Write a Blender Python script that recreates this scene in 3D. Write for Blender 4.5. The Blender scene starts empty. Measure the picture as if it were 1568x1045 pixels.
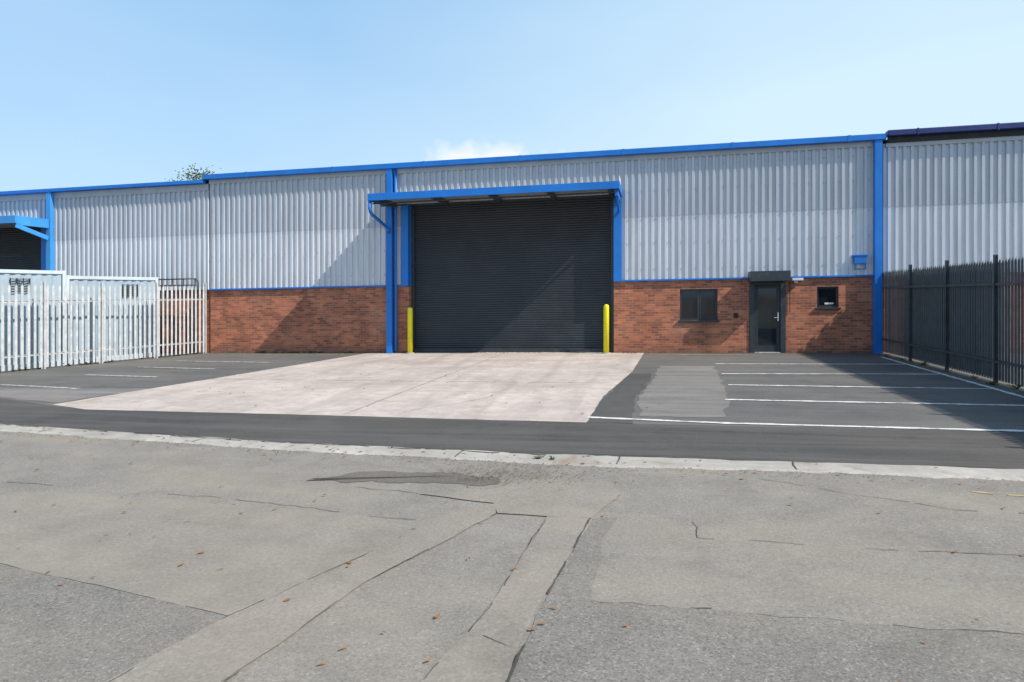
import bpy, math, random
from mathutils import Vector, noise as mnoise
random.seed(7)
SX=.01766
D=21.35
def g(x): return SX*max(-60.,min(60.,x))
scene=bpy.context.scene
COL=bpy.context.collection

# ---------------------------------------------------------------- node helpers
class NT:
    def __init__(s,name):
        s.m=bpy.data.materials.new(name); s.m.use_nodes=True
        s.t=s.m.node_tree; s.n=s.t.nodes; s.l=s.t.links
        s.b=s.n['Principled BSDF']; s.out=s.n['Material Output']
        s.tc=s.n.new('ShaderNodeTexCoord').outputs['Object']
    def set(s,inp,v):
        if hasattr(v,'is_linked') : s.l.new(v,inp)
        else:
            if isinstance(v,(tuple,list)) and len(v)==3 and len(inp.default_value)==4: v=tuple(v)+(1,)
            inp.default_value=v
    def noise(s,scale,detail=4,rough=.55,vec=None,dist=0):
        n=s.n.new('ShaderNodeTexNoise'); n.inputs['Scale'].default_value=scale
        n.inputs['Detail'].default_value=min(detail,4); n.inputs['Roughness'].default_value=rough
        n.inputs['Distortion'].default_value=dist
        s.l.new(vec or s.tc,n.inputs['Vector']); return n.outputs['Fac']
    def vor(s,scale,feature='F1',out='Distance',vec=None):
        n=s.n.new('ShaderNodeTexVoronoi'); n.feature=feature; n.inputs['Scale'].default_value=scale
        s.l.new(vec or s.tc,n.inputs['Vector']); return n.outputs[out]
    def ramp(s,fac,stops):
        n=s.n.new('ShaderNodeValToRGB'); e=n.color_ramp.elements
        while len(e)<len(stops): e.new(.5)
        for i,(p,c) in enumerate(stops):
            e[i].position=p
            if not isinstance(c,(tuple,list)): c=(c,c,c)
            e[i].color=tuple(c)+(1,)
        s.l.new(fac,n.inputs[0]); return n.outputs[0]
    def mix(s,fac,a,b,mode='MIX'):
        n=s.n.new('ShaderNodeMix'); n.data_type='RGBA'; n.blend_type=mode
        s.set(n.inputs[0],fac); s.set(n.inputs[6],a); s.set(n.inputs[7],b); return n.outputs[2]
    def math(s,op,a,b=0.,c=None):
        n=s.n.new('ShaderNodeMath'); n.operation=op
        s.set(n.inputs[0],a); s.set(n.inputs[1],b)
        if c is not None: s.set(n.inputs[2],c)
        return n.outputs[0]
    def mapping(s,scale=(1,1,1),rot=(0,0,0),loc=(0,0,0)):
        n=s.n.new('ShaderNodeMapping'); n.inputs['Scale'].default_value=scale
        n.inputs['Rotation'].default_value=rot; n.inputs['Location'].default_value=loc
        s.l.new(s.tc,n.inputs['Vector']); return n.outputs[0]
    def bump(s,h,strength=.3,dist=.01):
        n=s.n.new('ShaderNodeBump'); n.inputs['Strength'].default_value=strength
        n.inputs['Distance'].default_value=dist; s.l.new(h,n.inputs['Height'])
        s.l.new(n.outputs[0],s.b.inputs['Normal'])
    def fin(s,col,rough=.8,metal=0.):
        s.set(s.b.inputs['Base Color'],col); s.set(s.b.inputs['Roughness'],rough)
        s.set(s.b.inputs['Metallic'],metal); return s.m

def paint(name,col,rough=.45,metal=0.,var=.15,scale=2.,dirt=(.25,.22,.18),dirtamt=.25):
    t=NT(name)
    a=t.noise(scale,3,.6)
    c=t.mix(t.ramp(a,[(.3,0),(.7,1)]),tuple(x*(1-var) for x in col),tuple(min(1,x*(1+var)) for x in col))
    d=t.noise(scale*3.1,4,.7)
    c=t.mix(t.ramp(d,[(.55,0),(.8,dirtamt)]),c,dirt)
    r=t.ramp(a,[(.3,max(0,rough-.08)),(.7,min(1,rough+.12))])
    return t.fin(c,r,metal)

def asphalt(name,c,warm=(1.05,1.,.93),speck=1.,stain=.35,sc=1.,tyre=0.,blot=.38):
    t=NT(name)
    big=t.noise(.35*sc,4,.6,dist=.6); mid=t.noise(2.2*sc,4,.65); fine=t.noise(42,3,.7)
    lo=tuple(c*(1-stain)*w for w in warm); hi=tuple(c*(1+stain*.8)*w for w in warm)
    col=t.mix(t.ramp(big,[(.3,0),(.7,1)]),lo,hi)
    col=t.mix(.5,col,t.ramp(mid,[(.3,tuple(c*.78*w for w in warm)),(.7,tuple(c*1.18*w for w in warm))]))
    col=t.mix(.8,col,t.ramp(fine,[(.3,.76),(.7,1.2)]),'MULTIPLY')
    vc=t.vor(105,out='Color')
    s=t.n.new('ShaderNodeSeparateColor'); t.l.new(vc,s.inputs[0])
    sp=t.ramp(s.outputs[0],[(0,1-.6*speck),(.25,1-.08*speck),(.75,1+.05*speck),(.93,1+.3*speck),(1,1+.9*speck)])
    col=t.mix(1.,col,sp,'MULTIPLY')
    bl=t.noise(.9*sc,4,.7,dist=1.2)
    col=t.mix(t.ramp(bl,[(.55,0),(.70,blot)]),col,tuple(c*.5*w for w in warm))
    ds=t.noise(.55*sc,4,.6,vec=t.mapping((.5,1.3,1),rot=(0,0,.2),loc=(5,3,0)))
    col=t.mix(t.ramp(ds,[(.48,0),(.68,.4)]),col,tuple(c*1.32*w*v for w,v in zip(warm,(1.07,1,.9))))
    if tyre:
        mp=t.mapping((.12,1.6,1)); ty=t.noise(1.6,4,.6,vec=mp,dist=.4)
        col=t.mix(t.ramp(ty,[(.45,0),(.7,tyre)]),col,tuple(c*1.7*w for w in warm))
    h=t.math('ADD',t.math('MULTIPLY',fine,.8),t.math('MULTIPLY',s.outputs[0],.7))
    t.bump(h,.3*min(1,speck+.2),.005)
    return t.fin(col,.9)

# ---------------------------------------------------------------- mesh helpers
class MB:
    """collects verts in 'flat' coordinates; z gets the site's gentle cross-fall"""
    def __init__(s): s.v=[];s.f=[]
    def vert(s,x,y,z): s.v.append((x,y,z+g(x))); return len(s.v)-1
    def box(s,x0,x1,y0,y1,z0,z1):
        i=[s.vert(x,y,z) for z in (z0,z1) for y in (y0,y1) for x in (x0,x1)]
        for q in ((0,2,3,1),(4,5,7,6),(0,1,5,4),(2,6,7,3),(0,4,6,2),(1,3,7,5)):
            s.f.append([i[k] for k in q])
        return s
    def beam(s,a,b,w,h,up=(0,0,1)):
        a=Vector(a);b=Vector(b);d=(b-a).normalized();u=Vector(up)
        if abs(d.dot(u))>.95: u=Vector((0,1,0))
        r=d.cross(u).normalized(); u=r.cross(d).normalized()
        i=[]
        for p in (a,b):
            for (m,n) in ((-1,-1),(1,-1),(1,1),(-1,1)):
                q=p+r*(m*w/2)+u*(n*h/2); i.append(s.vert(*q))
        for q in ((0,3,2,1),(4,5,6,7),(0,1,5,4),(1,2,6,5),(2,3,7,6),(3,0,4,7)): s.f.append([i[k] for k in q])
        return s
    def tube(s,pts,r,n=10):
        rings=[]
        for k,p in enumerate(pts):
            p=Vector(p); q0=Vector(pts[max(0,k-1)]); q1=Vector(pts[min(len(pts)-1,k+1)])
            d=(q1-q0).normalized(); u=Vector((0,0,1)) if abs(d.z)<.9 else Vector((1,0,0))
            a=d.cross(u).normalized(); b=a.cross(d).normalized()
            rr=r[k] if isinstance(r,(list,tuple)) else r
            rings.append([s.vert(*(p+a*rr*math.cos(2*math.pi*j/n)+b*rr*math.sin(2*math.pi*j/n))) for j in range(n)])
        for A,B in zip(rings,rings[1:]):
            for j in range(n): s.f.append([A[j],A[(j+1)%n],B[(j+1)%n],B[j]])
        s.f.append(rings[0][::-1]); s.f.append(rings[-1]); return s
    def quad(s,*ps): s.f.append([s.vert(*p) for p in ps]); return s

def empty(name,x,y,z=0):
    e=bpy.data.objects.new(name,None); e.empty_display_size=.5; e.location=(x,y,z+g(x)); COL.objects.link(e); return e
def make(name,mb,mat,parent=None,bevel=0,smooth=False,origin=None):
    L=Vector(parent.location) if parent else (Vector(origin) if origin else Vector((0,0,0)))
    me=bpy.data.meshes.new(name); me.from_pydata([tuple(Vector(v)-L) for v in mb.v],[],mb.f); me.update()
    import bmesh
    bm=bmesh.new(); bm.from_mesh(me); bmesh.ops.recalc_face_normals(bm,faces=bm.faces); bm.to_mesh(me); bm.free()
    for m in (mat if isinstance(mat,(list,tuple)) else [mat]): me.materials.append(m)
    o=bpy.data.objects.new(name,me); COL.objects.link(o)
    if parent: o.parent=parent
    else: o.location=L
    if smooth:
        for p in me.polygons: p.use_smooth=True
    if bevel:
        b=o.modifiers.new('bev','BEVEL'); b.width=bevel; b.segments=2; b.limit_method='ANGLE'
    return o

# ---------------------------------------------------------------- materials
M_road=asphalt('asphalt_road',.23,warm=(1.10,1.,.86),speck=.45,stain=.18,blot=.3)
M_roadsm=asphalt('asphalt_patch_smooth',.24,warm=(1.12,1.,.84),speck=.18,stain=.13,blot=.25)
M_trench=asphalt('asphalt_trench',.24,warm=(1.13,1.,.84),speck=.22,stain=.17,blot=.3)
M_coarse=asphalt('asphalt_coarse',.195,warm=(1.09,1.,.87),speck=.7,stain=.2,blot=.3)
M_yard=asphalt('asphalt_yard',.118,warm=(1.05,1.,.93),speck=.35,stain=.38,tyre=.35)
M_apron=asphalt('asphalt_apron',.068,warm=(1.09,1.,.91),speck=.45,stain=.5,tyre=.7,blot=.5)
M_dark=asphalt('asphalt_dark_patch',.08,speck=.4,stain=.3)
M_oil=asphalt('asphalt_oil_stained',.135,warm=(1.14,1.,.83),speck=.4,stain=.3)
M_light=asphalt('worn_surface',.175,warm=(1.07,1.,.92),speck=.2,stain=.3,tyre=.5)
def concrete(name,c,warm,dirty=.4):
    t=NT(name)
    a=t.noise(.5,4,.65,dist=.8); b=t.noise(5,4,.7); fn=t.noise(60,2)
    col=t.mix(t.ramp(a,[(.3,0),(.7,1)]),tuple(c*.8*w for w in warm),tuple(c*1.14*w for w in warm))
    col=t.mix(.7,col,t.ramp(b,[(.3,.78),(.7,1.15)]),'MULTIPLY')
    col=t.mix(.6,col,t.ramp(fn,[(.3,.83),(.7,1.13)]),'MULTIPLY')
    mp=t.mapping((1.1,.13,1),rot=(0,0,.18)); ty=t.noise(1.4,4,.6,vec=mp,dist=.5)
    col=t.mix(t.ramp(ty,[(.48,0),(.66,.5)]),col,tuple(c*.58*w for w in warm))
    mp2=t.mapping((.16,1.3,1),rot=(0,0,-.25),loc=(3,1,0)); t2=t.noise(1.2,4,.6,vec=mp2,dist=.6)
    col=t.mix(t.ramp(t2,[(.5,0),(.68,.42)]),col,tuple(c*.62*w for w in warm))
    st=t.noise(1.3,4,.75,dist=1.5)
    col=t.mix(t.ramp(st,[(.54,0),(.70,dirty)]),col,(c*.66,c*.48,c*.35))
    t.bump(b,.2,.004)
    return t.fin(col,.85)
M_pad=concrete('concrete_pad',.49,(1.17,1.,.88),.5)
M_kerb=concrete('concrete_kerb',.44,(1.08,1.,.88),.9)
def roadpaint(name,c,wear):
    t=NT(name); w=t.noise(9,4,.75)
    col=t.mix(t.ramp(w,[(.48,0),(.6,wear)]),c,(.16,.155,.15)); return t.fin(col,.7)
M_white=roadpaint('white_line_paint',(.78,.78,.76),.5)
M_wornw=roadpaint('worn_white_paint',(.62,.61,.56),.9)
M_yell=roadpaint('yellow_line_paint',(.50,.40,.16),.9)

def cladmat(name,c):
    t=NT(name)
    mp=t.mapping((3,3,.25)); st=t.noise(2,4,.6,vec=mp); bl=t.noise(.35,3)
    col=t.mix(t.ramp(st,[(.3,0),(.7,1)]),tuple(x*.86 for x in c),tuple(x*1.1 for x in c))
    col=t.mix(t.ramp(bl,[(.35,0),(.7,.2)]),col,tuple(x*.8 for x in c))
    sp=t.noise(9,4,.75)
    col=t.mix(t.ramp(sp,[(.64,0),(.75,.5)]),col,(.3,.3,.31))
    return t.fin(col,.42,.15)
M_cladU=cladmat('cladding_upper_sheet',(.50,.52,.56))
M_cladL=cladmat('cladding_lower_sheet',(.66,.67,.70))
M_flash=paint('grey_flashing',(.42,.43,.44),.5,.2)

def brickmat(name,ca,cb):
    t=NT(name)
    s=t.n.new('ShaderNodeSeparateXYZ'); t.l.new(t.tc,s.inputs[0])
    u=t.math('ADD',s.outputs[0],s.outputs[1]); v=t.math('SUBTRACT',s.outputs[2],t.math('MULTIPLY',s.outputs[0],SX))
    c=t.n.new('ShaderNodeCombineXYZ'); t.l.new(u,c.inputs[0]); t.l.new(v,c.inputs[1])
    b=t.n.new('ShaderNodeTexBrick'); t.l.new(c.outputs[0],b.inputs['Vector'])
    b.inputs['Scale'].default_value=1; b.inputs['Brick Width'].default_value=.225; b.inputs['Row Height'].default_value=.075
    b.inputs['Mortar Size'].default_value=.007; b.inputs['Mortar Smooth'].default_value=.2
    b.inputs['Color1'].default_value=ca+(1,); b.inputs['Color2'].default_value=cb+(1,)
    b.inputs['Mortar'].default_value=(.34,.25,.18,1); b.offset=.5
    bl=t.noise(1.3,4,.7); col=t.mix(.85,b.outputs[0],t.ramp(bl,[(.3,.66),(.7,1.3)]),'MULTIPLY')
    w=t.noise(.6,4,.7); col=t.mix(t.ramp(w,[(.56,0),(.72,.4)]),col,(.38,.26,.18))
    dz=t.ramp(v,[(0,.45),(.3,0)]); col=t.mix(dz,col,(.1,.075,.06))
    t.bump(t.math('SUBTRACT',1,b.outputs[1]),.5,.006)
    return t.fin(col,.88)
M_brick=brickmat('red_brick',(.58,.185,.09),(.26,.085,.052))
M_blue=paint('blue_paint',(.008,.175,.60),.4,0,.12,1.5,(.06,.12,.2),.3)
M_blue2=paint('blue_paint_faded',(.05,.30,.68),.4,0,.12,1.5)
M_navy=paint('navy_paint',(.010,.028,.15),.45,0,.15,2,(.02,.04,.14),.3)
M_black=paint('black_gutter_lining',(.015,.015,.018),.6)
M_shut=paint('anthracite_shutter',(.036,.043,.050),.42,.1,.18,.8,(.09,.09,.09),.3)
M_anth=paint('anthracite_frame',(.035,.042,.05),.35)
M_soff=paint('soffit_lining',(.30,.31,.30),.6)
M_yellow=paint('yellow_bollard',(.82,.74,.01),.4,0,.08,3,(.2,.17,.05),.5)
M_galv=paint('galvanised_steel',(.64,.65,.65),.45,.2,.15,6)
M_fenced=paint('dark_green_steel',(.065,.076,.084),.5,.1,.3,5)
M_cont=paint('container_white',(.36,.45,.52),.45,0,.1,1.2,(.26,.24,.22),.35)
M_contf=paint('container_frame_white',(.55,.62,.67),.45,0,.1,1.2,(.3,.26,.22),.35)
M_roof=paint('roof_sheet',(.35,.36,.37),.6)
M_lamp=paint('white_plastic',(.8,.8,.78),.4)
t=NT('dark_glass'); M_glass=t.fin((.012,.016,.02),.04); t.b.inputs['Specular IOR Level'].default_value=.6
t.bump(t.noise(.8,2),.05,.02)
M_bark=paint('bark',(.12,.09,.06),.9)
def leafmat(name,a,b):
    t=NT(name); n=t.noise(1.5,3); return t.fin(t.mix(t.ramp(n,[(.35,0),(.65,1)]),a,b),.7)
M_leaf=leafmat('tree_leaves',(.035,.06,.02),(.1,.13,.05))
M_weed=leafmat('weed_leaves',(.06,.10,.03),(.14,.17,.06))
M_dead=leafmat('dead_leaves',(.36,.15,.05),(.22,.12,.055))
M_mud=leafmat('leaf_litter',(.13,.09,.055),(.22,.15,.08))
M_crack=asphalt('crack_fill',.075,speck=.4)

# ---------------------------------------------------------------- ground
me=MB(); xs=[-600,-60,60,600]; ys=[-300,-20,60,700]
idx=[[me.vert(x,y,0) for x in xs] for y in ys]
for j in range(3):
    for i in range(3): me.f.append([idx[j][i],idx[j][i+1],idx[j+1][i+1],idx[j+1][i]])
make('ground',me,M_road)

def outline(pts,step=.15,jit=.02,seed=0.):
    out=[]
    n=len(pts)
    for k in range(n):
        a=Vector(pts[k]+(0,));b=Vector(pts[(k+1)%n]+(0,)); L=(b-a).length; m=max(1,int(L/step)) if jit else 1
        m=min(m,160)
        nrm=Vector((-(b-a).y,(b-a).x,0)).normalized()
        for i in range(m):
            p=a+(b-a)*i/m
            j=mnoise.noise(Vector((p.x*2.3+seed,p.y*2.3,seed)))*jit*1.6+mnoise.noise(Vector((p.x*11,p.y*11,seed)))*jit*.8 if jit else 0
            p=p+nrm*j; out.append((p.x,p.y))
    return out
sseed=[0]
def sheet(name,pts,z,mat,jit=.02,step=.15):
    sseed[0]+=1
    mb=MB(); o=outline(pts,step,jit,sseed[0]*1.37)
    mb.f.append([mb.vert(x,y,z) for x,y in o])
    return make(name,mb,mat)
def ribbon(mb,pts,w,z,jit=.0,step=.12,gap=0):
    P=[]
    for a,b in zip(pts,pts[1:]):
        a=Vector(a+(0,));b=Vector(b+(0,)); m=max(1,int((b-a).length/step))
        for i in range(m): P.append(a+(b-a)*i/m)
    P.append(Vector(pts[-1]+(0,)))
    prev=None
    for k,p in enumerate(P):
        q0=P[max(0,k-1)];q1=P[min(len(P)-1,k+1)]; d=(q1-q0).normalized(); n=Vector((-d.y,d.x,0))
        j=mnoise.noise(Vector((p.x*3,p.y*3,1.7)))*jit+mnoise.noise(Vector((p.x*13,p.y*13,4.7)))*jit*.5
        ww=w*(1+.8*mnoise.noise(p*5)) if jit else w
        c=p+n*j; a=mb.vert(*(c+n*ww/2)[:2],z); b=mb.vert(*(c-n*ww/2)[:2],z)
        if prev and not(gap and mnoise.noise(Vector((p.x*2.7,p.y*2.7,8.8)))>gap): mb.f.append([prev[0],prev[1],b,a])
        prev=(a,b)
ktop=[(-60,15.4),(-20,9.9),(-9.7,8.5),(-4.9,7.88),(-1.2,7.64),(.7,7.64),(3.7,7.62),(20,7.6),(60,7.6)]
kbot=[(-60,15.0),(-20,9.5),(-9.1,8.05),(-4.65,7.5),(-.9,7.2),(.63,7.24),(3.35,7.22),(20,7.2),(60,7.2)]
sheet('yard_asphalt',ktop+[(60,D+.1),(-60,D+.1)],.004,M_yard,0)
sheet('apron_asphalt',[(-20,9.95),(-9.7,8.55),(-4.9,7.9),(-1.2,7.66),(.7,7.66),(6.2,7.64),(6.2,9.6),(.9,9.62),(-.93,9.62),(-5,9.76),(-9.5,9.86),(-13,11.1),(-20,12.6)],.008,M_apron,.02)
sheet('concrete_pad',[(-9.3,D+.5),(-10.1,14.3),(-10.6,10.3),(-9.5,9.88),(-5,9.78),(-.95,9.64),(-.9,12.2),(-.52,16.1),(-.33,D+.0),(-1.2,D+.5)],.0085,M_pad,.012)
M_joint=asphalt('pad_joint_fill',.21,warm=(1.15,1.,.85),speck=.2)
pj=MB()
for pts in ([(-10.2,14.1),(-.8,14.0)],[(-4.75,9.85),(-4.7,21.3)]): ribbon(pj,pts,.018,.0125,.01,.1,.3)
for pts in ([(-8.4,11.2),(-7.1,12.6),(-6.3,12.9),(-4.8,14.6)],[(-3.9,10.2),(-3.0,11.6),(-2.8,13.2)]): ribbon(pj,pts,.008,.0125,.08,.08,.2)
make('pad_joints',pj,M_joint)
def interp(P,x):
    for (x0,y0),(x1,y1) in zip(P,P[1:]):
        if x0<=x<=x1: return y0+(y1-y0)*(x-x0)/(x1-x0)
kb=MB(); xx=-59.
prevk=None
while xx<59:
    st=.12 if -14<xx<8 else 1.
    h=.013+mnoise.noise(Vector((xx*.8,1,2)))*.004
    t_=interp(ktop,xx)+mnoise.noise(Vector((xx*1.7,3,0)))*.05+mnoise.noise(Vector((xx*7,3,0)))*.03
    b_=interp(kbot,xx)+mnoise.noise(Vector((xx*1.3,9,0)))*.11+mnoise.noise(Vector((xx*6,9,0)))*.06
    cur=(kb.vert(xx,t_+.02,.002),kb.vert(xx,t_,h),kb.vert(xx,b_+.05,h),kb.vert(xx,b_,.001))
    if prevk:
        for q in range(3): kb.f.append([prevk[q],cur[q],cur[q+1],prevk[q+1]])
    prevk=cur; xx+=st
make('concrete_kerb',kb,M_kerb)
mj=MB(); x=-13.
while x<8:
    y=interp(kbot,x); ribbon(mj,[(x,y+.06),(x+.02,interp(ktop,x)-.02)],.014,.0185,.02,.05); x+=random.choice([1.8,2.7,3.6])
ribbon(mj,[(-12,8.75),(-9.7,8.46),(-4.9,7.84),(-1.2,7.60)],.02,.0185,.05,.06,.1)
make('kerb_joints',mj,M_crack)
big=[(-12,5.9),(-6.23,5.47),(-5.06,5.53),(-3.36,5.37),(-1.87,5.22),(-1.99,4.49),(-2.38,3.48),(-3.3,3.68),(-4.45,3.91),(-8,4.3),(-12,4.6)]
sheet('road_patch',big,.004,M_roadsm,.02)
sheet('road_patch',[(-12,4.6),(-8,4.3),(-4.45,3.91),(-3.3,3.68),(-2.38,3.48),(-2.6,2.6),(-3,1),(-12,1)],.004,M_coarse,.0)
sheet('trench_patch',[(-1.37,5.78),(-1.87,5.22),(-1.99,4.49),(-2.38,3.48),(-2.6,2.6),(-3.0,1.),(-2.3,1.),(-1.99,2.88),(-1.8,4.05),(-1.29,5.51)],.008,M_trench,.02)
sheet('trench_patch',[(-.86,5.49),(-.5,5.51),(-.62,4.27),(-.68,3.51),(-.68,3.11),(-.75,1.),(-1.4,1.),(-1.06,3.05),(-.94,3.85)],.008,M_trench,.02)
sheet('trench_patch',[(-2.13,5.96),(-1.62,6.15),(-1.15,6.6),(-.46,6.7),(-.31,6.24),(-.5,5.515),(-.86,5.495),(-1.285,5.515),(-1.375,5.785)],.0085,M_trench,.02)
sheet('road_patch',[(-.3,5.6),(-.5,5.5),(-.62,4.27),(-.68,3.1),(-.75,1),(8,1),(8,3.9),(1.86,3.99),(-.37,4.03),(-.36,5.1)],.004,M_coarse,.02)
sheet('oil_stain',[(-3.45,6.27),(-3.2,6.5),(-2.99,6.66),(-2.4,6.68),(-1.8,6.62),(-1.6,6.66),(-1.5,6.5),(-1.75,6.28),(-2.3,6.33),(-2.9,6.2)],.004,M_oil,.09,.06)
sheet('yard_patch',[(-.2,10.25),(-.3,11.7),(-.04,14.5),(.1,17.5),(1.4,17.5),(1.35,14.6),(1.2,12),(.98,10.25)],.008,M_light,.05)
sheet('yard_patch',[(-.93,9.66),(-.86,12.2),(-.55,15.8),(-.1,15.9),(-.1,14.4),(-.36,11.7),(-.3,9.66)],.0082,M_dark,.03)
sheet('yard_patch',[(-13.4,11.2),(-10.65,10.5),(-10.3,12.5),(-14,12.2)],.008,M_light,.05)
def lines(name,segs,mat,w=.1,z=.0125,jit=0.008,gap=0):
    mb=MB()
    for s in segs: ribbon(mb,s,w,z,jit,.15,gap)
    make(name,mb,mat)
lines('parking_bay_lines',[[(1.45,15.8),(5.9,15.95)],[(1.4,13.9),(5.9,13.65)],[(1.15,11.97),(5.9,11.75)],[(-.97,10.05),(.94,9.8),(5.9,9.62)],[(5.95,20.0),(5.9,8.3)],[(1.5,18.0),(5.9,18.05)]],M_white,.095)
lines('parking_bay_lines',[[(-14.5,12.75),(-12,12.3)],[(-14.1,14.7),(-11.8,14.4)],[(-14.2,16.6),(-11.5,16.2)],[(-14.4,18.4),(-11.0,18.0)],[(-14.9,10.9),(-12.6,10.4)]],M_wornw,.1)
lines('yellow_edge_line',[[(-.2,20.75),(2.6,20.6)],[(-13.2,20.6),(-9.5,20.8)]],M_yell,.1)
lines('yellow_edge_line',[[(2.75,6.77),(2.9,6.71)],[(3.0,6.69),(3.16,6.67)]],M_yell,.035,.004)
mc=MB()
for pts in ([(.29,5.63),(.3,5.19),(1.2,5.16),(2.42,5.19),(6,5.3)],[(-.37,4.04),(.6,4.02),(1.86,4.0),(4,4.05)],[(-6.55,5.75),(-4,5.6),(-1.9,5.25)],[(-3.4,6.2),(-2.1,5.97)],[(1.0,6.9),(2.4,6.2),(5,6.1)]):
    ribbon(mc,pts,.006,.0045,.04,.04,.12)
for pts in ([(-1.29,5.51),(-1.8,4.05),(-1.99,2.88)],[(-1.99,4.49),(-2.38,3.48),(-2.55,2.7)],[(-.86,5.49),(-.94,3.85),(-1.06,3.05)]):
    ribbon(mc,pts,.006,.0092,.015,.04,.02)
ribbon(mc,[(-.5,5.51),(-.62,4.27),(-.68,3.1),(-.72,2.)],.014,.0092,.02,.04,.35)
ribbon(mc,[(-.9,3.5),(-.75,3.42)],.007,.0092,.02,.04)
make('road_cracks',mc,M_crack)

def scatter(name,mat,n,fn,s0,s1,zb=.012):
    mb=MB()
    for k in range(n):
        x,y=fn(); s=random.uniform(s0,s1); a=random.uniform(0,6.28); lift=random.uniform(0,s*.5); wd_=random.uniform(.5,1.1)
        c,sn=math.cos(a),math.sin(a); pts=[(-1,0,0),(-.3,.45*wd_,.6),(.5,.4*wd_,.5),(1,0,0),(.4,-.42*wd_,.4),(-.4,-.4*wd_,.5)]
        i=[mb.vert(x+(p*c-q*sn)*s,y+(p*sn+q*c)*s,zb+.003+h*lift) for p,q,h in pts]
        mb.f.append([i[0],i[1],i[2],i[3]]); mb.f.append([i[0],i[3],i[4],i[5]])
    make(name,mb,mat)
def f_road():
    while True:
        x=random.uniform(-9,4.5); y=random.uniform(3,7.2)
        if mnoise.noise(Vector((x*.7,y*.7,3)))+random.random()*.6>.25: return x,y
def f_kerb():
    x=random.gauss(-4.5,4); return x,interp(ktop,x)-abs(random.gauss(.35,.25))
def f_pad():
    x=random.uniform(-12,3); return x,random.triangular(9,21,12)
def f_wall():
    r=random.random()
    if r<.55: return random.uniform(-7.7,-1.4),D+.35-abs(random.gauss(0,.18))
    return random.choice([random.uniform(-15,-8.2),random.uniform(-1,6)]),D-.05-abs(random.gauss(0,.12))
scatter('fallen_leaves',M_dead,150,f_road,.013,.03)
scatter('fallen_leaves',M_dead,160,f_kerb,.014,.032,.016)
scatter('fallen_leaves',M_dead,130,f_pad,.016,.036)
scatter('leaf_litter',M_mud,1700,f_wall,.015,.04)
scatter('leaf_litter',M_mud,800,lambda:(random.gauss(-1.45,.36),random.gauss(6.75,.18)),.005,.016)
scatter('leaf_litter',M_mud,1500,lambda:((lambda x:(x,interp(kbot,x)+.03-abs(random.gauss(0,.14))))(random.uniform(-9,6))),.004,.014,.004)
wb=MB()
def tuft(x,y,s,n):
    for k in range(n):
        a=random.uniform(0,6.28); l=s*random.uniform(.5,1.2); c,sn=math.cos(a),math.sin(a); w_=l*.12
        bx,by=x+random.gauss(0,s*.3),y+random.gauss(0,s*.2)
        wb.quad((bx-sn*w_,by+c*w_,.01),(bx+sn*w_,by-c*w_,.01),(bx+c*l*.5+sn*w_*.6,by+sn*l*.5-c*w_*.6,.01+l*.5),(bx+c*l*.9,by+sn*l*.9,.01+l*.55))
for (x,y,s,n) in [(-1.25,7.42,.06,30),(-1.1,7.4,.05,20),(-5.4,7.9,.04,14),(-3.1,7.7,.035,12)]: tuft(x,y,s,n)
for k in range(26): tuft(random.uniform(-15.2,-9),D-.08,random.uniform(.04,.12),14)
for k in range(22): tuft(6.2+random.gauss(0,.05),random.uniform(8,21),random.uniform(.05,.13),14)
for k in range(26):
    q=random.random(); tuft(-15.6-q*1.7,21-q*6.5,random.uniform(.05,.14),14)
make('weeds',wb,M_weed)

# ---------------------------------------------------------------- building parts
def cladding(mb,x0,x1,z0,z1,y,pitch=.2,d=.048):
    prof=[(0,0),(.095,0),(.111,d),(.184,d),(.2,0)]
    n=int(math.ceil((x1-x0)/pitch)); P=[]
    for k in range(n):
        for (u,v) in prof[:-1]:
            x=x0+k*pitch+u
            if x<x1: P.append((x,y-v))
    P.append((x1,y))
    prev=None
    for (x,yy) in P:
        a=mb.vert(x,yy,z0);b=mb.vert(x,yy,z1)
        if prev: mb.f.append([prev[0],a,b,prev[1]])
        prev=(a,b)
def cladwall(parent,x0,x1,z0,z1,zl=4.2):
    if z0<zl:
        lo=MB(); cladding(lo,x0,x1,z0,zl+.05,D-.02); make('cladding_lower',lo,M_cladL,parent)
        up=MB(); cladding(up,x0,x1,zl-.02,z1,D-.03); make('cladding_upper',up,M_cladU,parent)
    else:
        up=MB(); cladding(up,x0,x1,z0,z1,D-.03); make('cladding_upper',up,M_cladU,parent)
def shell(parent,x0,x1):
    mb=MB(); y0,y1,y2=D-.1,36,51
    for a,b in ((x0,x1),):
        mb.quad((a,y0,6.1),(b,y0,6.1),(b,y1,7.2),(a,y1,7.2)); mb.quad((a,y1,7.2),(b,y1,7.2),(b,y2,6.1),(a,y2,6.1))
    make('roof',mb,M_roof,parent)
    w=MB(); w.quad((x0,y2-.1,0),(x1,y2-.1,0),(x1,y2-.1,6.1),(x0,y2-.1,6.1)); 
    for x in (x0,x1):
        w.f.append([w.vert(x,D+.45,0),w.vert(x,y2,0),w.vert(x,y2,6.1),w.vert(x,y1,7.15),w.vert(x,D+.45,6.15)])
    w.quad((x0,D+.46,0),(x1,D+.46,0),(x1,D+.46,6.1),(x0,D+.46,6.1))
    make('walls_rear',w,M_flash,parent)
BH=2.24
A=empty('industrial_warehouse',-4.5,D)
br=MB(); y0,y1=D,D+.4
br.box(-15.33,-7.95,y0,y1,-.3,BH)
br.box(-1.25,.74,y0,y1,-.3,BH); br.box(.74,1.84,y0,y1,-.3,.99); br.box(.74,1.84,y0,y1,1.94,BH)
br.box(1.84,2.75,y0,y1,-.3,BH); br.box(2.75,3.77,y0,y1,2.1,BH); br.box(3.77,4.63,y0,y1,-.3,BH)
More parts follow.
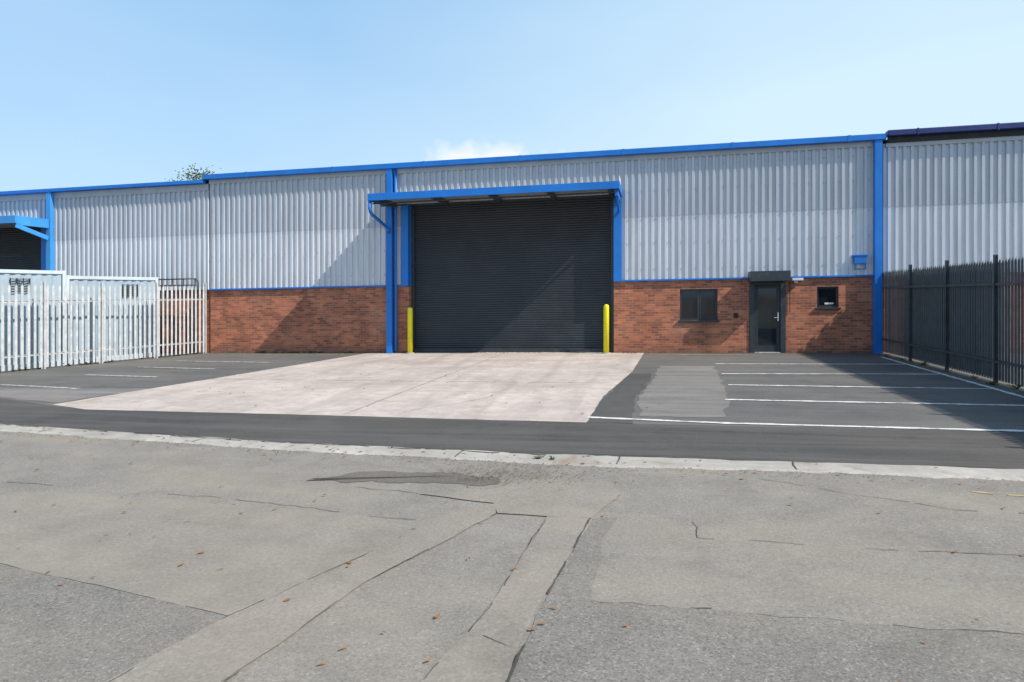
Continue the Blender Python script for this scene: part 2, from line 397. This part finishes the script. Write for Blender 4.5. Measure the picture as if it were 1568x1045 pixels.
br.box(4.63,5.22,y0,y1,-.3,1.33); br.box(4.63,5.22,y0,y1,1.94,BH); br.box(5.22,6.4,y0,y1,-.3,BH)
make('brick_wall',br,M_brick,A)
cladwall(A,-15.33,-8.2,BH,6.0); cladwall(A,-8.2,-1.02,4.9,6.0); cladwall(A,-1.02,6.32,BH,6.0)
fl=MB(); fl.box(-15.33,-8.2,D-.08,D-.004,BH-.03,BH+.02); fl.box(-1.02,6.1,D-.08,D-.004,BH-.03,BH+.02)
make('drip_flashing',fl,M_blue,A,.004)
fl=MB(); fl.box(-15.33,6.32,D-.09,D-.004,5.93,6.08); make('eaves_flashing',fl,M_flash,A,.004)
gt=MB(); gt.box(-15.45,6.42,D-.27,D-.05,6.08,6.25); make('gutter',gt,M_blue,A,.012)
gj=MB(); x=-13.8
while x<6: gj.box(x,x+.09,D-.276,D-.045,6.075,6.256); x+=3.2
make('gutter_joints',gj,M_blue,A,.003)
co=MB(); co.box(-8.65,-8.46,D-.24,D-.005,0,6.08); co.box(6.12,6.32,D-.24,D-.005,0,6.08); make('columns',co,M_blue,A,.008)
co=MB(); co.tube([(-8.36,D-.14,6.05),(-8.36,D-.14,4.9),(-8.36,D-.12,.1)],.045); make('downpipe',co,M_blue,A,smooth=True)
jb=MB(); jb.box(-8.19,-7.945,D-.11,D+.37,BH-.03,4.9); jb.box(-1.255,-1.01,D-.11,D+.37,BH-.03,4.9); make('door_jambs',jb,M_blue,A,.006)
sh=MB(); n=66; pt=4.95/n; prev=None
for k in range(n):
    for (u,v) in ((0,0),(.12,-.014),(.45,-.02),(.8,-.012),(.9,.004)):
        z=k*pt+u*pt; a=sh.vert(-7.97,D+.33+v,z);b=sh.vert(-1.23,D+.33+v,z)
        if prev: sh.f.append([prev[0],prev[1],b,a])
        prev=(a,b)
make('roller_shutter',sh,M_shut,A)
sb=MB(); sb.box(-7.9,-1.3,D+.26,D+.32,.0,.11); sb.box(-7.95,-7.85,D+.22,D+.34,0,4.9); sb.box(-1.35,-1.25,D+.22,D+.34,0,4.9)
make('shutter_guides',sb,M_anth,A,.005)
cp=MB(); cx0,cx1,cy=-8.66,-.99,19.62
cp.box(cx0,cx1,cy,cy+.05,4.83,5.05); cp.box(cx0,cx0+.04,cy+.052,D-.26,4.83,5.05); cp.box(cx1-.04,cx1,cy+.052,D-.06,4.83,5.05)
make('canopy_fascia',cp,M_blue,A,.008)
cp=MB(); cp.box(cx0+.042,cx1-.042,cy+.052,D-.06,4.95,5.0); make('canopy_deck',cp,M_soff,A)
cp=MB(); 
for k in range(5):
    x=cx0+.3+k*(cx1-cx0-.6)/4; cp.box(x-.04,x+.04,cy+.06,D-.08,4.80,4.945)
for y in (cy+.3,cy+.9): cp.box(cx0+.05,cx1-.05,y,y+.05,4.76,4.80)
make('canopy_joists',cp,M_anth,A)
cp=MB(); cp.box(cx1-.14,cx1-.05,cy+.2,D-.12,4.66,4.82); cp.beam((cx1-.1,cy+.5,4.72),(cx1-.1,D-.12,4.35),.06,.08)
make('canopy_bracket',cp,M_blue,A,.005)
cp=MB(); cp.tube([(cx0+.05,cy+.08,4.84),(cx0+.05,cy+.08,4.6),(cx0+.05,cy+.13,4.5),(cx0+.06,cy+.25,4.42),(cx0+.08,D-.5,4.17),(cx0+.1,D-.28,4.08),(cx0+.1,D-.25,3.95)],.055)
make('canopy_downpipe',cp,M_blue,A,smooth=True)
def window(name,x0,x1,z0,z1,mull):
    w=MB(); y=D+.06; f_=.055
    w.box(x0+.003,x1-.003,y,y+.07,z0+.003,z0+f_); w.box(x0+.003,x1-.003,y,y+.07,z1-f_,z1-.003)
    w.box(x0+.003,x0+f_,y,y+.07,z0+f_,z1-f_); w.box(x1-f_,x1-.003,y,y+.07,z0+f_,z1-f_)
    for m in mull: w.box(m-.035,m+.035,y-.004,y+.07,z0+f_,z1-f_)
    make(name+'_frame',w,M_anth,A,.005)
    w=MB(); w.quad((x0+f_,y+.04,z0+f_),(x1-f_,y+.04,z0+f_),(x1-f_,y+.04,z1-f_),(x0+f_,y+.04,z1-f_)); make(name+'_glass',w,M_glass,A)
    w=MB(); w.box(x0-.05,x1+.05,D-.06,D+.055,z0-.06,z0+.0); make(name+'_sill',w,M_anth,A,.006)
window('office_window',.74,1.84,.99,1.94,[1.29]); window('small_window',4.63,5.22,1.33,1.94,[])
w=MB(); w.box(1.345,1.78,D+.05,D+.07,1.05,1.08); w.box(1.345,1.78,D+.05,D+.07,1.855,1.885); w.box(1.33,1.36,D+.05,D+.07,1.05,1.885); w.box(1.76,1.785,D+.05,D+.07,1.05,1.885); make('window_sash',w,M_anth,A,.004)
w=MB(); w.box(4.86,5.1,D+.085,D+.096,1.42,1.47); make('window_notice',w,M_lamp,A)
w=MB(); w.box(2.753,2.9,D-.03,D+.1,0,2.1); w.box(3.62,3.767,D-.03,D+.1,0,2.1); w.box(2.9,3.62,D-.03,D+.1,2.02,2.1); make('door_frame',w,M_anth,A,.006)
w=MB(); w.box(2.905,3.0,D+.03,D+.08,.03,2.01); w.box(3.52,3.615,D+.03,D+.08,.03,2.01); w.box(3.0,3.52,D+.03,D+.08,.03,.22); w.box(3.0,3.52,D+.03,D+.08,1.92,2.01); make('door_leaf',w,M_shut,A,.006)
w=MB(); w.quad((3.,D+.05,.22),(3.52,D+.05,.22),(3.52,D+.05,1.92),(3.,D+.05,1.92)); make('door_glass',w,M_glass,A)
w=MB(); w.box(3.545,3.575,D-.01,D+.03,.95,1.2); w.beam((3.56,D-.03,1.05),(3.44,D-.03,1.05),.018,.018); w.box(3.55,3.57,D-.035,D-.01,1.04,1.06); make('door_handle',w,M_galv,A,.003)
w=MB(); w.box(2.9,3.62,D-.02,D+.1,.004,.03); make('door_threshold',w,M_galv,A)
w=MB(); w.box(2.70,3.80,D-.62,D-.08,2.12,2.42); make('door_canopy',w,M_anth,A,.01)
w=MB(); w.box(3.92,4.22,D-.2,D-.02,2.13,2.2); w.box(4.0,4.1,D-.08,D-.002,2.06,2.13); make('wall_lamp',w,M_lamp,A,.008)
w=MB(); w.tube([(2.36,D-.05,1.13),(2.36,D+.01,1.13)],.07,14); make('wall_vent',w,M_black,A)
w=MB(); w.box(2.30,2.42,D-.03,D-.002,1.05,1.2); make('key_box',w,M_anth,A,.01)
w=MB(); w.box(5.6,5.93,D-.18,D-.08,2.58,2.8); w.box(5.55,5.98,D-.2,D-.06,2.80,2.83)
for x in (5.62,5.9): w.box(x,x+.02,D-.12,D-.09,2.42,2.58)
w.box(5.6,5.94,D-.12,D-.09,2.42,2.44); make('meter_box',w,M_blue,A,.006)
w=MB(); w.tube([(3.88,D-.03,2.2),(3.88,D-.03,1.9),(3.88,D-.03,1.2)],.012,6); make('cable_conduit',w,M_anth,A)
shell(A,-15.33,6.36)

Bq=empty('adjoining_warehouse',-22,D)
br=MB(); br.box(-22.1,-15.34,D+.03,D+.43,-.3,BH); br.box(-45,-30,D+.03,D+.43,-.3,BH); make('brick_wall',br,M_brick,Bq)
cladwall(Bq,-22.1,-15.36,BH,5.86); cladwall(Bq,-30,-22.1,4.9,5.86); cladwall(Bq,-45,-30,BH,5.86)
w=MB(); w.box(-45,-15.36,D-.09,D-.004,5.72,5.95); make('eaves_flashing',w,M_flash,Bq,.004)
w=MB(); w.box(-45,-15.46,D-.27,D-.05,5.955,6.08); make('gutter',w,M_blue,Bq,.012)
w=MB(); w.box(-22.0,-21.8,D-.24,D-.005,0,5.95); make('column',w,M_blue2,Bq,.008)
w=MB(); w.box(-22.35,-22.09,D-.11,D+.37,0,4.9); make('door_jamb',w,M_blue,Bq,.006)
sh=MB(); n=60; pt=4.95/n; prev=None
for k in range(n):
    for (u,v) in ((0,0),(.12,-.014),(.45,-.02),(.8,-.012),(.9,.004)):
        z=k*pt+u*pt; a=sh.vert(-30,D+.33+v,z);b=sh.vert(-22.3,D+.33+v,z)
        if prev: sh.f.append([prev[0],prev[1],b,a])
        prev=(a,b)
make('roller_shutter',sh,M_shut,Bq)
w=MB(); w.box(-30.4,-21.85,19.75,19.8,4.68,4.95); w.box(-21.9,-21.85,19.802,D-.25,4.62,4.95); w.beam((-21.88,19.8,4.6),(-21.88,D-.26,4.25),.06,.16); w.box(-30.4,-21.92,19.802,D-.1,4.9,4.95)
make('canopy',w,M_blue2,Bq,.008)
w=MB(); w.box(-30.4,-21.95,19.81,D-.1,4.72,4.88); make('canopy_soffit',w,M_soff,Bq)
shell(Bq,-45,-15.37)
C=empty('adjoining_warehouse',12,D)
br=MB(); br.box(6.405,45,D+.03,D+.43,-.3,BH); make('brick_wall',br,M_brick,C)
cladwall(C,6.4,45,BH,6.0)
w=MB(); w.box(6.45,45,D-.09,D-.004,5.88,6.0); make('eaves_flashing',w,M_flash,C,.004)
w=MB(); w.box(6.5,45,D-.14,D-.03,6.0,6.16); make('eaves_black_trim',w,M_black,C,.004)  # plain black strip between the flashing and the gutter
w=MB(); w.box(6.45,45,D-.3,D-.03,6.165,6.33); make('gutter',w,M_navy,C,.02)
w=MB()
for k in range(18): w.box(7.2+k*2,7.24+k*2,D-.31,D-.04,6.15,6.34)
make('gutter_brackets',w,M_navy,C)
shell(C,6.42,45)
w=MB()
for z in (2.6,3.4,4.12,5.0,5.7):
    k=-15.33+.147
    while k<6.2:
        if not(-8.3<k<-1 and z<5): w.box(k-.012,k+.012,D-.092,D-.06,z-.012,z+.012)
        k+=.4
make('cladding_fixings',w,M_flash,A)

for x in (-7.83,-1.47):
    E=empty('yellow_bollard',x,D-.22)
    w=MB(); R=.085; prof=[(0,R),(1.42,R),(1.47,R*.95),(1.5,R*.75),(1.515,R*.4),(1.52,.005)]
    w.tube([(x,D-.22,z) for z,_ in prof],[r for _,r in prof],20); make('post',w,M_yellow,E,smooth=True)
    w=MB(); w.tube([(x,D-.22,0.008),(x,D-.22,.035)],.13,20); make('base_collar',w,M_kerb,E)

# ---------------------------------------------------------------- fences
def palisade(name,posts,H,matp,flip=1,post_extra=.06,pitch=.155,pw=.07,double=0,pww=.05):
    x,y=posts[0]; E=empty(name,x,y)
    pl=MB(); rl=MB(); po=MB()
    for (a,b) in zip(posts,posts[1:]):
        A_=Vector((a[0],a[1],0));B_=Vector((b[0],b[1],0)); L=(B_-A_).length; d=(B_-A_)/L; n=Vector((-d.y,d.x,0))*flip
        for z in (.42,H-.5):
            rl.beam(A_+Vector((0,0,z)),B_+Vector((0,0,z)),.045,.05); 
            rl.beam(A_+n*.02+Vector((0,0,z+.022)),B_+n*.02+Vector((0,0,z+.022)),.05,.006)
        rows=[(.04,.5,0)]+([(double,.3,-.03)] if double else [])
        for off,ph,dz in rows:
          m=int(L/pitch)
          for k in range(m):
            s=(k+ph)*L/m+random.uniform(-.004,.004); c=A_+d*s+n*off
            hh=H+dz+random.uniform(-.012,.012); tw=random.uniform(-.004,.004)
            prof=[(-.5,0,hh-.1),(-.33,.012,hh-.045),(-.2,.002,hh-.085),(0,.014,hh),(.2,.002,hh-.085),(.33,.012,hh-.045),(.5,0,hh-.1)]
            pv=None
            for (u,v,z) in prof:
                p=c+d*(u*pw)+n*v; lo=pl.vert(p.x,p.y,.06); p=p+d*tw; hi=pl.vert(p.x,p.y,z)
                if pv: pl.f.append([pv[0],lo,hi,pv[1]])
                pv=(lo,hi)
    for (a,b) in posts:
        po.box(a-pww,a+pww,b-.003,b+.003,0,H+post_extra) ; po.box(a-pww-.003,a-pww+.003,b-.025,b+.025,0,H+post_extra); po.box(a+pww-.003,a+pww+.003,b-.025,b+.025,0,H+post_extra)
    make('pales',pl,matp,E); make('rails',rl,matp,E); make('posts',po,matp,E)
    return E
palisade('palisade_fence',[(-15.45,21.2),(-15.85,19.3),(-16.35,17.6),(-16.75,16.0),(-17.3,14.0),(-17.9,11.8),(-18.5,9.6)],2.4,M_galv,1)
palisade('palisade_fence',[(6.3,21.15),(6.3,18.9),(6.3,16.7),(6.3,14.5),(6.3,12.3),(6.3,10.1),(6.3,7.9),(6.3,6.9)],2.38,M_fenced,1,.06,.115,.082,.16,.03)

# ---------------------------------------------------------------- containers
def container(name,ox,oy,dx,dy,L,H,W=2.44):
    l=math.hypot(dx,dy); d=Vector((dx/l,dy/l,0)); n=Vector((-d.y,d.x,0))
    if n.x>0: n=-n
    O=Vector((ox,oy,0)); E=empty(name,ox,oy)
    def P(u,v,z): q=O+d*u+n*v; return (q.x,q.y,z)
    side=MB()
    for v0,s in ((.03,1),(W-.03,-1)):
        u=.12; prev=None
        while u<L-.12:
            for (du,dv) in ((0,0),(.07,0),(.14,.03),(.21,.03)):
                if u+du>L-.12: break
                a=side.vert(*P(u+du,v0+s*dv,.16));b=side.vert(*P(u+du,v0+s*dv,H-.1))
                if prev: side.f.append([prev[0],a,b,prev[1]])
                prev=(a,b)
            u+=.28
    side.quad(P(.1,.02,H-.03),P(L-.1,.02,H-.03),P(L-.1,W-.02,H-.03),P(.1,W-.02,H-.03))
    for u in (.05,L-.05): side.quad(P(u,.05,.1),P(u,W-.05,.1),P(u,W-.05,H-.05),P(u,.05,H-.05))
    make('corrugated_panels',side,M_cont,E)
    fr=MB()
    for v in (.05,W-.05):
        for z,h in ((.08,.16),(H-.06,.10)): fr.beam(P(.1,v,z),P(L-.1,v,z),.1,h)
        for u in (.05,L-.05): fr.beam(P(u,v,0),P(u,v,H),.1,.1,up=d)
    for u in (.05,L-.05):
        for z in (.08,H-.06): fr.beam(P(u,.1,z),P(u,W-.1,z),.1,.12)
    for u in (L-.02,.02):
        for v in (.5,1.0,1.44,1.94): fr.beam(P(u,v,.15),P(u,v,H-.12),.03,.03,up=d)
    make('frame_and_lock_rods',fr,M_contf,E,.008)
    ve=MB()
    for u in ((.75,) if L<4 else (1.0,3.6)):
        for k in range(6): ve.beam(P(u,-.01,H-.62+k*.07),P(u+.5,-.01,H-.62+k*.07),.02,.02)
        for k in range(4): ve.beam(P(u+k*.166,-.014,H-.65),P(u+k*.166,-.014,H-.24),.02,.02)
    make('vent_grilles',ve,M_anth,E)
dx,dy=-.2513,-.968
container('shipping_container',-16.25,19.9,dx,dy,2.99,2.66)
container('shipping_container',-17.0,17.0,dx,dy,6.06,2.80)

E=empty('steel_handrail',-17,20.6)
w=MB(); ya,xa,xb=20.95,-18.3,-15.65
for z in (2.62,2.4,1.3): w.tube([(xa,ya,z),(xb,ya,z)],.022,8)
for k in range(7):
    x=xa+(xb-xa)*k/6; w.tube([(x,ya,0),(x,ya,2.62)],.018,8)
w.tube([(xb,ya,2.62),(xb+.14,ya,2.5),(xb+.12,ya,2.2),(xb,ya,2.0)],.02,8)
make('rails',w,M_anth,E,smooth=True)

# ---------------------------------------------------------------- tree behind
tx,ty=-39.4,53
T=empty('tree',tx,ty)
w=MB(); up=1.15
w.tube([(tx,ty,0),(tx+.1,ty,3),(tx-.1,ty+.1,6.5),(tx,ty,9.5+up),(tx+.1,ty,11.4+up)],[.38,.3,.22,.12,.04],10)
tips=[]
for k in range(30):
    z=random.uniform(4,10.2)+up; a=random.uniform(0,6.28); L=random.uniform(1.4,3.2)*(1-.4*abs(z-9)/6)
    p=[(tx,ty,z),(tx+math.cos(a)*L*.5,ty+math.sin(a)*L*.5,z+L*.3),(tx+math.cos(a)*L,ty+math.sin(a)*L,z+L*.4)]
    w.tube(p,[.09,.05,.02],6); tips.append(p[2]); tips.append(p[1])
tips+= [(tx+random.gauss(.3,1.0),ty+random.gauss(0,.8),random.uniform(11,11.9)+up) for _ in range(8)]
make('trunk_and_limbs',w,M_bark,T)
w=MB()
for c in tips:
    for k in range(75):
        p=Vector(c)+Vector((random.gauss(0,.5),random.gauss(0,.5),random.gauss(0,.3)))
        s=random.uniform(.06,.12); u=Vector((random.gauss(0,1),random.gauss(0,1),random.gauss(0,1))).normalized(); v=u.orthogonal().normalized()
        w.quad(p-u*s,p+v*s*.6,p+u*s,p-v*s*.6)
make('foliage',w,M_leaf,T)

# ---------------------------------------------------------------- sky + sun
wd=bpy.data.worlds.new('World'); scene.world=wd; wd.use_nodes=True
nt=wd.node_tree; nn=nt.nodes; ll=nt.links; bg=nn['Background']
sky=nn.new('ShaderNodeTexSky'); sky.sky_type='NISHITA'; sky.sun_disc=False
sd=Vector((1,-.33,1.03)).normalized()
sky.sun_elevation=math.asin(sd.z); sky.sun_rotation=math.atan2(sd.x,sd.y)
sky.air_density=1.1; sky.dust_density=1.2; sky.ozone_density=1.5; sky.altitude=50
tc=nn.new('ShaderNodeTexCoord')
def vm(op,a,b=None):
    n=nn.new('ShaderNodeVectorMath'); n.operation=op; ll.new(a,n.inputs[0])
    if b is not None:
        if hasattr(b,'is_linked'): ll.new(b,n.inputs[1])
        else: n.inputs[1].default_value=b
    return n
def ramp(fac,stops):
    n=nn.new('ShaderNodeValToRGB'); e=n.color_ramp.elements
    while len(e)<len(stops): e.new(.5)
    for i,(p,c) in enumerate(stops): e[i].position=p; e[i].color=(c,c,c,1)
    ll.new(fac,n.inputs[0]); return n.outputs[0]
def mth(op,a,b):
    n=nn.new('ShaderNodeMath'); n.operation=op
    for i,q in enumerate((a,b)):
        if hasattr(q,'is_linked'): ll.new(q,n.inputs[i])
        else: n.inputs[i].default_value=q
    return n.outputs[0]
def mixc(f,a,b):
    n=nn.new('ShaderNodeMix'); n.data_type='RGBA'
    for i,q in ((0,f),(6,a),(7,b)):
        if hasattr(q,'is_linked'): ll.new(q,n.inputs[i])
        else: n.inputs[i].default_value=q
    return n.outputs[2]
cd=Vector((-.241,.971,.188)).normalized()
sub=vm('SUBTRACT',tc.outputs['Generated'],tuple(cd)); sc=vm('MULTIPLY',sub.outputs[0],(1,1,3.2)); ln=vm('LENGTH',sc.outputs[0])
ns=nn.new('ShaderNodeTexNoise'); ns.inputs['Scale'].default_value=28; ns.inputs['Detail'].default_value=7; ll.new(tc.outputs['Generated'],ns.inputs['Vector'])
dist=mth('ADD',ln.outputs['Value'],mth('MULTIPLY',mth('SUBTRACT',ns.outputs['Fac'],.5),.16))
cl=ramp(dist,[(.05,.8),(.11,0)])
haze=mixc(.62,sky.outputs[0],(2.6,5.3,8.6,1))
mp=nn.new('ShaderNodeMapping'); mp.inputs['Scale'].default_value=(1,1,3); mp.inputs['Rotation'].default_value=(0,.4,0); ll.new(tc.outputs['Generated'],mp.inputs[0])
n2=nn.new('ShaderNodeTexNoise'); n2.inputs['Scale'].default_value=1.6; n2.inputs['Detail'].default_value=4; n2.inputs['Roughness'].default_value=.45; ll.new(mp.outputs[0],n2.inputs['Vector'])
hz=ramp(n2.outputs['Fac'],[(.4,0),(.75,.22)])
dt=vm('DOT_PRODUCT',tc.outputs['Generated'],tuple(Vector((.8,.55,.1)).normalized())); sun_side=ramp(dt.outputs['Value'],[(.15,0),(1.,.75)])
sz=nn.new('ShaderNodeSeparateXYZ'); ll.new(tc.outputs['Generated'],sz.inputs[0]); low=ramp(sz.outputs[2],[(0,.5),(.5,0)])
fac=mth('MINIMUM',mth('ADD',mth('ADD',hz,sun_side),low),.9)
out=mixc(fac,haze,(5.6,7.1,8.1,1))
# the high part of the dome, overhead, is the clear deep-blue summer sky
top=ramp(sz.outputs[2],[(.5,0),(.8,.7)])
out=mixc(top,out,sky.outputs[0])
out=mixc(cl,out,(7.6,7.8,7.9,1))
ll.new(out,bg.inputs[0]); bg.inputs[1].default_value=.13
sl=bpy.data.lights.new('sun','SUN'); sl.energy=5.0; sl.angle=math.radians(.5); sl.color=(1,.94,.85)
so=bpy.data.objects.new('sun',sl); COL.objects.link(so); so.rotation_euler=sd.to_track_quat('Z','Y').to_euler(); so.location=(20,-10,30)

cam=bpy.data.cameras.new('camera'); co_=bpy.data.objects.new('camera',cam); COL.objects.link(co_)
co_.location=(0,0,1.8); co_.rotation_euler=(math.radians(90),0,math.radians(11.84))
cam.sensor_width=36; cam.lens=23.99; cam.shift_y=-.0456; cam.clip_end=3000
scene.camera=co_
scene.view_settings.view_transform='Standard'; scene.view_settings.look='None'; scene.view_settings.exposure=0
